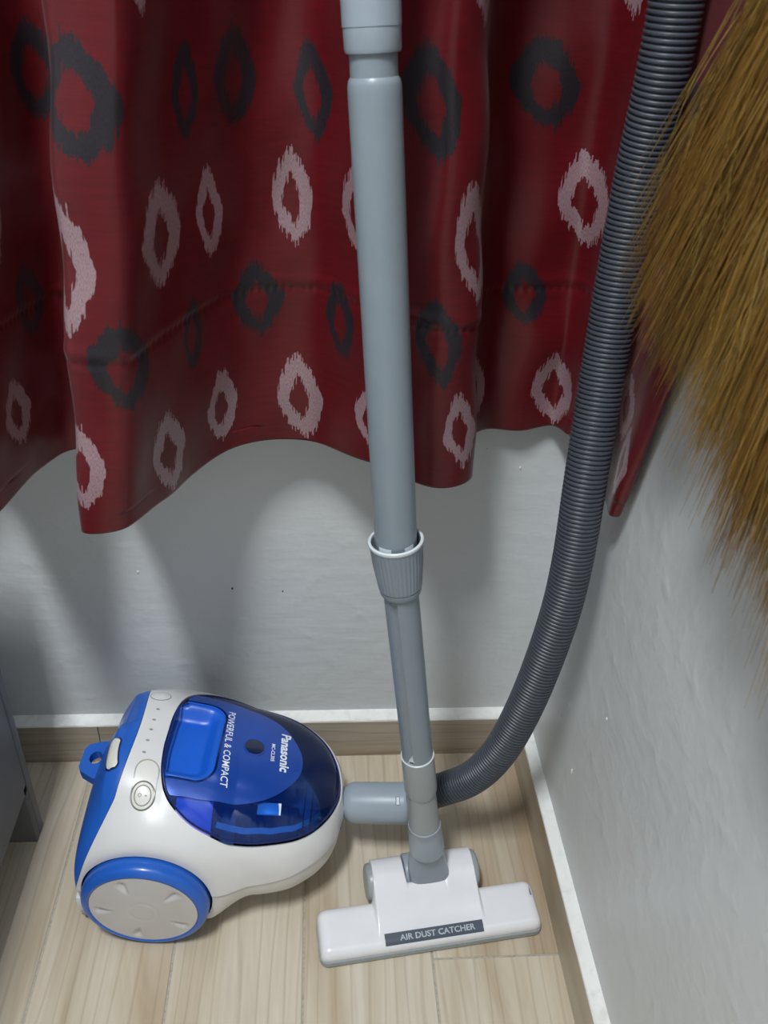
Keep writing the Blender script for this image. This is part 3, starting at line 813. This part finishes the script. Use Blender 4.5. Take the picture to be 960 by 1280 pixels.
ls = np.linspace(0, L[-1], nst); path = np.stack([np.interp(ls, L, hp[:, k]) for k in range(3)], 1)
k = np.hanning(61); k /= k.sum()
pp = np.pad(path, ((30, 30), (0, 0)), mode='reflect', reflect_type='odd'); path = np.stack([np.convolve(pp[:, q], k, 'valid') for q in range(3)], 1)
ph = (ls / PITCH_H) % 1.0
rad = .0200 - .0024 * np.exp(-((ph - .5) / .15) ** 2)
V, F = tube(path, list(rad), 44)
V = [np.array(v) - np.array([-.19, -.177, .1]) for v in V]
link('corrugated_tube', V, F, MAT_HOSE, hose, angle=None)
# grey cuff that plugs into the canister
c0, c1 = Vector((-.262, -.166, .089)), Vector((-.183, -.1775, .099))
d = (c1 - c0).length
V, F = lathe(c0, c1, [(0, .0150), (0, .0195), (.0035, .0225), (.007, .0242), (.011, .0248), (d - .006, .0252), (d - .003, .0246), (d - .0012, .0232), (d, .0205)], 56)
cuff = link('hose_cuff', [hose_inv @ Vector(v) for v in V], F, MAT_CUFF, hose)
ax = (c1 - c0).normalized(); toc = (CAM_LOC - (c0 + c1) / 2); toc = (toc - ax * toc.dot(ax)).normalized(); sd_ = ax.cross(toc)
q = c0 + ax * (d * .84) + (toc * .97 + sd_ * -.1) .normalized() * .0252
def obox(c, a, b, n, ha, hb, hn):
    V = [c + a * (ha * i) + b * (hb * j) + n * (hn * k) for k in (-1, 1) for i, j in ((-1, -1), (1, -1), (1, 1), (-1, 1))]
    return V, [(3, 2, 1, 0), (4, 5, 6, 7), (0, 1, 5, 4), (1, 2, 6, 5), (2, 3, 7, 6), (3, 0, 4, 7)]
V, F = obox(q, ax, sd_, toc, .0026, .0052, .0006)
win = link('latch_window', [hose_inv @ v for v in V], F, MAT_GREYDARK, cuff, smooth=False)
V, F = obox(q + ax * .0003, ax, sd_, toc, .0016, .0042, .0011)
link('latch', [hose_inv @ v for v in V], F, MAT_PALE, cuff, smooth=False)

# ------------------------------------------------------------------ telescopic wand
A0, A1 = Vector((-.1665, -.2405, .082)), Vector((-.2205, -.2460, .500))       # lower axis
B0, B1 = Vector((-.2225, -.2475, .500)), Vector((-.2570, -.2190, .925))       # upper axis
def ptA(z): return A0 + (A1 - A0) * ((z - A0.z) / (A1.z - A0.z))
def ptB(z): return B0 + (B1 - B0) * ((z - B0.z) / (B1.z - B0.z))
WB = Vector((-.1665, -.2405, .07))
wand = thing('telescopic_wand', 'grey telescopic vacuum wand standing upright in the floor head', 'vacuum wand', WB)
def seg(name, fa, z0, z1, prof, mat, parent=wand, sg=56, rfun=None, cap0=True, cap1=True):
    p0, p1 = fa(z0), fa(z1); L_ = (p1 - p0).length
    V, F = lathe(p0, p1, [(t * L_, r) for t, r in prof], sg, rfun, cap0, cap1)
    return link(name, [v - WB for v in V], F, mat, parent)
# angle of the groove: towards the camera and left
dA, uA, wA = frame(A1 - A0)
def ang(vec): return math.atan2(Vector(vec).dot(wA), Vector(vec).dot(uA))
GA = ang((-.55, -.84, 0))
def groove(t, r, a):
    da = abs((a - GA + pi) % (2 * pi) - pi)
    return r - .0032 * float(1 - smoothstep(.20, .235, da))
seg('lower_tube', ptA, .20, .525, [(0, .0164), (1, .0164)], MAT_GREYBLUE, sg=120, rfun=groove)
cx_ = ptA(.272); nrm = (uA * cos(GA + .1) + wA * sin(GA + .1)); tn = dA.cross(nrm)
mk = [cx_ + nrm * .0166 + tn * .0035 - dA * .003, cx_ + nrm * .0166 - tn * .003 - dA * .003, cx_ + nrm * .0166 + tn * .001 + dA * .005]
mk = mk + [m_ - nrm * .003 for m_ in mk]
link('extension_mark', [v - WB for v in mk], [(0, 1, 2), (5, 4, 3), (0, 3, 4, 1), (1, 4, 5, 2), (2, 5, 3, 0)], MAT_PALE, wand, smooth=False)
seg('joint_tube', ptA, .142, .215, [(0, .0178), (.04, .0180), (.2, .0172), (.85, .0160), (1, .0158)], MAT_WARMGREY)
lc = seg('lower_socket', ptA, .203, .264, [(0, .0152), (.0, .0165), (.05, .0176), (.14, .0181), (.6, .0178), (.96, .0176), (1, .0170)], MAT_WARMGREY)
seg('socket_ring', ptA, .2615, .2638, [(0, .0177), (.2, .01795), (.8, .01795), (1, .0172)], MAT_PALE, lc)
# sliding collar: flared open cup with fine ribs
def ribs(t, r, a): return r + (.0006 * sin(a * 36) if .012 < t < .052 and r > .0195 else 0)
colp = [(0, .0168), (0, .0186), (.03, .0194), (.11, .0197), (.115, .0192), (.13, .0192), (.135, .0203), (.6, .0225), (.95, .0240), (.985, .0243), (1.0, .0241), (1.0, .0226), (.97, .0222), (.75, .0206), (.6, .0200)]
def ptC(z): return ptB(z) if z > .5 else ptA(z)
cp0, cp1 = ptA(.488), ptB(.544)
V, F = lathe(cp0, cp1, [(t * (cp1 - cp0).length, r) for t, r in colp], 176, ribs, False, False)
col = link('slide_collar', [v - WB for v in V], F, MAT_GREYBLUE, wand)
cl = (cp1 - cp0).length
V, F = lathe(cp0 + (cp1 - cp0) * .978, cp1 + (cp1 - cp0) * .02, [(-.001, .02445), (.0004, .0251), (.0022, .0249), (.0029, .0238), (.0024, .0224), (.0, .0221)], 64, None, False, False)
link('collar_rim', [v - WB for v in V], F, MAT_PALE, col)
for aa, hw in ((-.62, .34), (.62, .26)):
    nb = 10; V = []
    base = ang((0, -1, 0))
    for j in range(3):
        for i in range(nb):
            a = base + aa + hw * (i / (nb - 1) * 2 - 1)
            V.append(ptB(.531 + .008 * j) + (uA * cos(a) + wA * sin(a)) * (.0193 if j < 2 else .0189) - WB)
    link('guide_pad', V, gridfaces(3, nb), MAT_PALE, col)
seg('upper_tube', ptB, .505, .911, [(0, .0176), (.06, .0188), (.975, .0188), (.988, .0186), (.996, .0178), (1, .0166)], MAT_GREYBLUE)
seg('upper_neck', ptB, .905, .94, [(0, .0164), (1, .0164)], MAT_GREYBLUE)
seg('upper_cuff', ptB, .9255, 1.13, [(0, .0166), (0, .0186), (.012, .0194), (.075, .0195), (.0755, .0199), (.9, .0202), (1, .018)], MAT_CUFF)
V, F = tube(catmull([tuple(ptB(1.12)), tuple(ptB(1.16)), (-.2685, -.212, 1.20), (-.262, -.212, 1.245)], 10), .017, 32)
link('wand_grip', [Vector(v) - WB for v in V], F, MAT_CUFF, wand)

# ------------------------------------------------------------------ floor head
NA = radians(6.9)
head = thing('floor_head', 'white floor head with dark lettered strip standing at the foot of the wand', 'vacuum floor head', (-.161, -.3095, 0), NA)
def rs(P, n=44):
    P = np.array(P); s = np.concatenate([[0], np.cumsum(np.linalg.norm(np.diff(P, axis=0), axis=1))])
    return np.stack([np.interp(np.linspace(0, s[-1], n), s, P[:, k]) for k in range(2)], 1)
def cr2(P, n=8): return catmull(P, n)
P_W = [(.001, .008), (.0, .013), (.0015, .0185), (.006, .0225), (.014, .0248), (.028, .0282), (.040, .0310), (.047, .0318), (.0525, .0295), (.055, .024), (.0555, .016), (.055, .008)]
P_H = [(.001, .008), (.0, .013), (.0015, .0185), (.006, .0225), (.014, .0252), (.028, .0308), (.042, .0385), (.055, .0465), (.068, .0535), (.080, .0565), (.091, .0545), (.099, .0475), (.103, .037), (.102, .022), (.098, .008)]
P_N = [(.001, .008), (.0, .013), (.0015, .0185), (.006, .0225), (.014, .0252), (.028, .0308), (.042, .0385), (.052, .0443), (.0585, .0475), (.0615, .0472), (.063, .044), (.0632, .034), (.063, .020), (.063, .008)]
def split_rs(P):      # the shared front slope and the rest are sampled apart, so the profiles blend without seams
    Q = cr2(P); k = 6 * 8
    return np.vstack([rs(Q[:k + 1], 26)[:-1], rs(Q[k:], 26)])
RW, RH_, RN = split_rs(P_W), split_rs(P_H), split_rs(P_N)
NU, HU = .132, .0615
us = sorted(set(np.round(np.concatenate([np.linspace(-NU, NU, 90), np.linspace(HU - .008, HU + .014, 26), -np.linspace(HU - .008, HU + .014, 26), np.linspace(-.026, -.018, 12), np.linspace(.021, .029, 12), NU - np.linspace(0, .012, 10), -NU + np.linspace(0, .012, 10)]), 5)))
rows = []
for u in us:
    bh = 1 - smoothstep(HU, HU + .004, abs(u)); bn = smoothstep(-.0245, -.0215, u) * (1 - smoothstep(.0245, .0275, u))
    P = RW * (1 - bh) + RH_ * bh; P = P * (1 - bn) + RN * bn
    e = abs(u) - (NU - .012)
    if e > 0:     # round the ends in plan and on top
        q = sqrt(max(0, 1 - (e / .012) ** 2)); mid = np.array([.028, .008]); sc = np.array([.80 + .20 * q, .55 + .45 * q ** .8]); P = mid + (P - mid) * sc
    rows.append([(u, v, z) for v, z in P])
V = [p for r in rows for p in r]; m_ = len(rows[0])
F = gridfaces(len(rows), m_); F += [tuple(range(m_)), tuple(reversed(range((len(rows) - 1) * m_, len(rows) * m_)))]
F += [(i * m_, (i + 1) * m_, (i + 1) * m_ + m_ - 1, i * m_ + m_ - 1) for i in range(len(rows) - 1)]
bm = bmesh.new(); bv = [bm.verts.new(v) for v in V]
for f in F:
    try: bm.faces.new([bv[i] for i in f])
    except ValueError: pass
bmesh.ops.recalc_face_normals(bm, faces=bm.faces); bm.verts.index_update()
HV, HF = [v.co[:] for v in bm.verts], [[v.index for v in f.verts] for f in bm.faces]; bm.free()
link('head_shell', HV, HF, MAT_NOZZLE, head, angle=55)
HB = BVHTree.FromPolygons([Vector(v) for v in HV], HF)
def on_head(u, v, off):
    h = HB.ray_cast(Vector((u, v, .3)), Vector((0, 0, -1))); n = h[1] if h[1].z > 0 else -h[1]; return h[0] + n * off
# grey bumper under the shell
def rrpoly(x0, x1, y0, y1, r, n=8):
    P = []
    for cx, cy, a0 in ((x1 - r, y1 - r, 0), (x0 + r, y1 - r, pi / 2), (x0 + r, y0 + r, pi), (x1 - r, y0 + r, 1.5 * pi)):
        for i in range(n + 1): a = a0 + pi / 2 * i / n; P.append((cx + cos(a) * r, cy + sin(a) * r))
    return P
link('bumper', *extrude_poly(rrpoly(-NU - .0012, NU + .0012, -.0012, .056, .010), .0025, .0095), MAT_WARMGREY, head, angle=30)
link('sole_plate', *extrude_poly(rrpoly(-NU + .006, NU - .006, .003, .053, .006), 0.0002, .003), MAT_GREYDARK, head, angle=30)
for s in (-1, 1):
    V, F = lathe((s * (HU - .001), .0785, .0325), (s * (HU + .0085), .0785, .0325), [(0, .0222), (.005, .0220), (.0075, .0208), (.009, .018), (.0095, .010)], 44)
    link('end_cap', V, F, MAT_WARMGREY, head)
# lettered strip
LU0, LU1, LV0, LV1 = -.0575, .0600, .0030, .0148
nu_, nv_ = 40, 6
V = [on_head(LU0 + (LU1 - LU0) * i / (nu_ - 1), LV0 + (LV1 - LV0) * j / (nv_ - 1), .0006) for i in range(nu_) for j in range(nv_)]
strip = link('label_strip', V, gridfaces(nu_, nv_), MAT_LABELPLATE, head)
TV, TF = text_mesh('AIR DUST CATCHER', .0086, .00016)
TV[:, 0] -= TV[:, 0].min(); TV[:, 0] *= .090 / TV[:, 0].max()
link('strip_lettering', [on_head(-.0400 + x, .0060 + y * .95, .0010) for x, y, _ in TV], TF, MAT_LETTER, strip, smooth=False)
link('side_mark', *box(.1255, .1275, .034, .046, .0285, .0302, .0004), MAT_GREYDARK, head)
# swivel neck: local frame of the head
Hinv = (Matrix.Translation((-.161, -.3095, 0)) @ Matrix.Rotation(NA, 4, 'Z')).inverted()
def hl(p): return Hinv @ Vector(p)
V, F = lathe((-.0225, .085, .034), (.0243, .085, .034), [(0, .017), (.001, .0205), (.003, .0215), (.0435, .0215), (.0458, .0205), (.0468, .017)], 48)
link('swivel_barrel', V, F, MAT_CUFF, head)
V = []; sect = [(.036, .0210, .0105), (.040, .0235, .0125), (.046, .0248, .0134), (.056, .0243, .0138), (.070, .0228, .0142), (.084, .0212, .0142), (.096, .0180, .0150), (.108, .0165, .0160)]
for z, hw, hd in sect:
    c = hl(ptA(z))
    for k in range(48):
        a = 2 * pi * k / 48; e = 2 / (3.4 - 1.2 * smoothstep(.06, .1, z))
        V.append((c.x - .0008 * (z < .09) + hw * np.sign(cos(a)) * abs(cos(a)) ** e, c.y + .001 + hd * np.sign(sin(a)) * abs(sin(a)) ** e, c.z))
F = gridfaces(len(sect), 48, True) + [tuple(reversed(range(48))), tuple(range(7 * 48, 8 * 48))]
link('swivel_neck', V, F, plastic('swivel_grey', lin(140, 150, 160), 0.3, var=0.03), head)
n0, n1 = ptA(.099), ptA(.146); ln_ = (n1 - n0).length
V, F = lathe(n0, n1, [(0, .0170), (0, .0200), (.003, .0206), (ln_ * .35, .0202), (ln_ * .7, .0192), (ln_ * .88, .0184), (ln_ * .90, .0189), (ln_ * .98, .0188), (ln_, .0176)], 56)
link('neck_cuff', [hl(v) for v in V], F, MAT_CUFF, head)

# ------------------------------------------------------------------ grass broom on the right wall
broom = thing('grass_broom', 'golden brown grass broom hanging bristles down against the right wall', 'broom', (-.055, -.46, 1.2))
def build_bristles(n):
    V, F, A = [], [], []
    nclump = 60
    cl_y = RNG.uniform(-1, 1, nclump); cl_c = RNG.uniform(0, 1, nclump); cl_l = RNG.normal(0, .020, nclump)
    S = np.linspace(0, 1, 9)
    for i in range(n):
        c = RNG.integers(nclump)
        f = float(np.clip(cl_y[c] + RNG.normal(0, .030), -1.08, 1.08)); gx = RNG.normal(0, 1)
        r0 = np.array([-.052 + RNG.normal(0, .006), -.520 + f * .016 + RNG.normal(0, .003), 1.20])
        ytip = -.470 + f * .228 + RNG.normal(0, .012)
        xtip = -.050 + .010 * gx + RNG.normal(0, .003)
        ztip = .722 + cl_l[c] + .055 * smoothstep(-.3, .9, f) - .018 * (f < -.2) + abs(RNG.normal(0, .026))
        if RNG.random() < .05: ztip -= RNG.uniform(0, .03)
        xtip = min(xtip, -.026)
        tip = np.array([xtip, ytip, ztip])
        mid = r0 * .45 + tip * .55; mid[1] = r0[1] * .60 + tip[1] * .40 + RNG.normal(0, .005); mid[2] += .02
        P = np.outer((1 - S) ** 2, r0) + np.outer(2 * S * (1 - S), mid) + np.outer(S ** 2, tip)
        P[:, 1] += .004 * np.sin(S * RNG.uniform(4, 9) + RNG.uniform(0, 6)) * S
        P[:, 2] -= .006 * S ** 6
        fil = [(P, RNG.uniform(.0004, .00065))]
        for _ in range(2):    # side branchlets of the flower head
            k = RNG.integers(3, 7); q = P[k].copy(); L_ = RNG.uniform(.04, .11) * (1 - .3 * k / 8)
            d = P[-1] - P[k]; d = d / (np.linalg.norm(d) + 1e-9) + np.array([RNG.normal(0, .10), RNG.normal(0, .16), -.05]); d /= np.linalg.norm(d)
            t = np.linspace(0, 1, 6)[:, None]
            Q = q + d * L_ * t + np.array([0, RNG.normal(0, .010), -.016]) * t ** 2; Q[:, 0] = np.minimum(Q[:, 0], -.024)
            fil.append((Q, RNG.uniform(.00025, .0005)))
        for Q, r in fil:
            b = len(V); m = len(Q); col = np.clip(cl_c[c] + RNG.normal(0, .16), 0, 1)
            T = Q[-1] - Q[0]; u = np.cross(T, [1, .1, 0]); u /= np.linalg.norm(u) + 1e-9; w = np.cross(T, u); w /= np.linalg.norm(w) + 1e-9
            for j in range(m):
                rr = r * (1 - .8 * (j / (m - 1)) ** 2)
                for a in range(3):
                    V.append(Q[j] + (u * cos(a * 2.094) + w * sin(a * 2.094)) * rr); A.append(col)
            for j in range(m - 1):
                for a in range(3): F.append((b + j * 3 + a, b + j * 3 + (a + 1) % 3, b + (j + 1) * 3 + (a + 1) % 3, b + (j + 1) * 3 + a))
    V = np.array(V) - np.array([-.055, -.46, 1.2])
    o = link('bristles', V, F, MAT_BRISTLE, broom, angle=None, kind='stuff')
    at = o.data.attributes.new('strand', 'FLOAT', 'POINT'); at.data.foreach_set('value', np.array(A, 'f'))
    return o
build_bristles(6600)
V, F = lathe((0, 0, -.035), (0, 0, .05), [(0, .030), (.01, .034), (.03, .031), (.06, .024), (.085, .017)], 32)
link('binding', V, F, MAT_BIND, broom)
V, F = lathe((0, 0, .03), (.040, 0, .62), [(0, .0135), (.02, .014), (.57, .013), (.59, .011)], 24)
link('handle', V, F, MAT_STRAWWOOD, broom)

# ------------------------------------------------------------------ grey cabinet at the left edge
XR, YB = -.657, -.133
cab = thing('cabinet', 'dark grey cabinet corner at the left edge of the floor', 'cabinet', (-.85, -.45, 0))
def cb(name, b, mat, bev=.0015):
    V, F = box(*b, bev); return link(name, [(v[0] + .85, v[1] + .45, v[2]) for v in V], F, mat, cab, angle=30)
cb('side_panel', (XR - .018, XR, -.78, YB - .001, .088, .50), MAT_CAB)
cb('back_leg_panel', (-1.05, XR, YB - .012, YB, .0, .10), MAT_CAB_D, .0006)
cb('back_panel', (-1.05, XR + .0005, YB, YB + .014, .0005, .50), MAT_CAB)
cb('carcass', (-1.05, XR - .018, -.78, YB - .012, .09, .50), MAT_CAB)
cb('front_leg_panel', (-1.05, XR, -.78, -.768, .0, .10), MAT_CAB_D)
cb('cabinet_top', (-1.06, XR + .001, -.79, YB + .015, .50, .518), MAT_CAB)
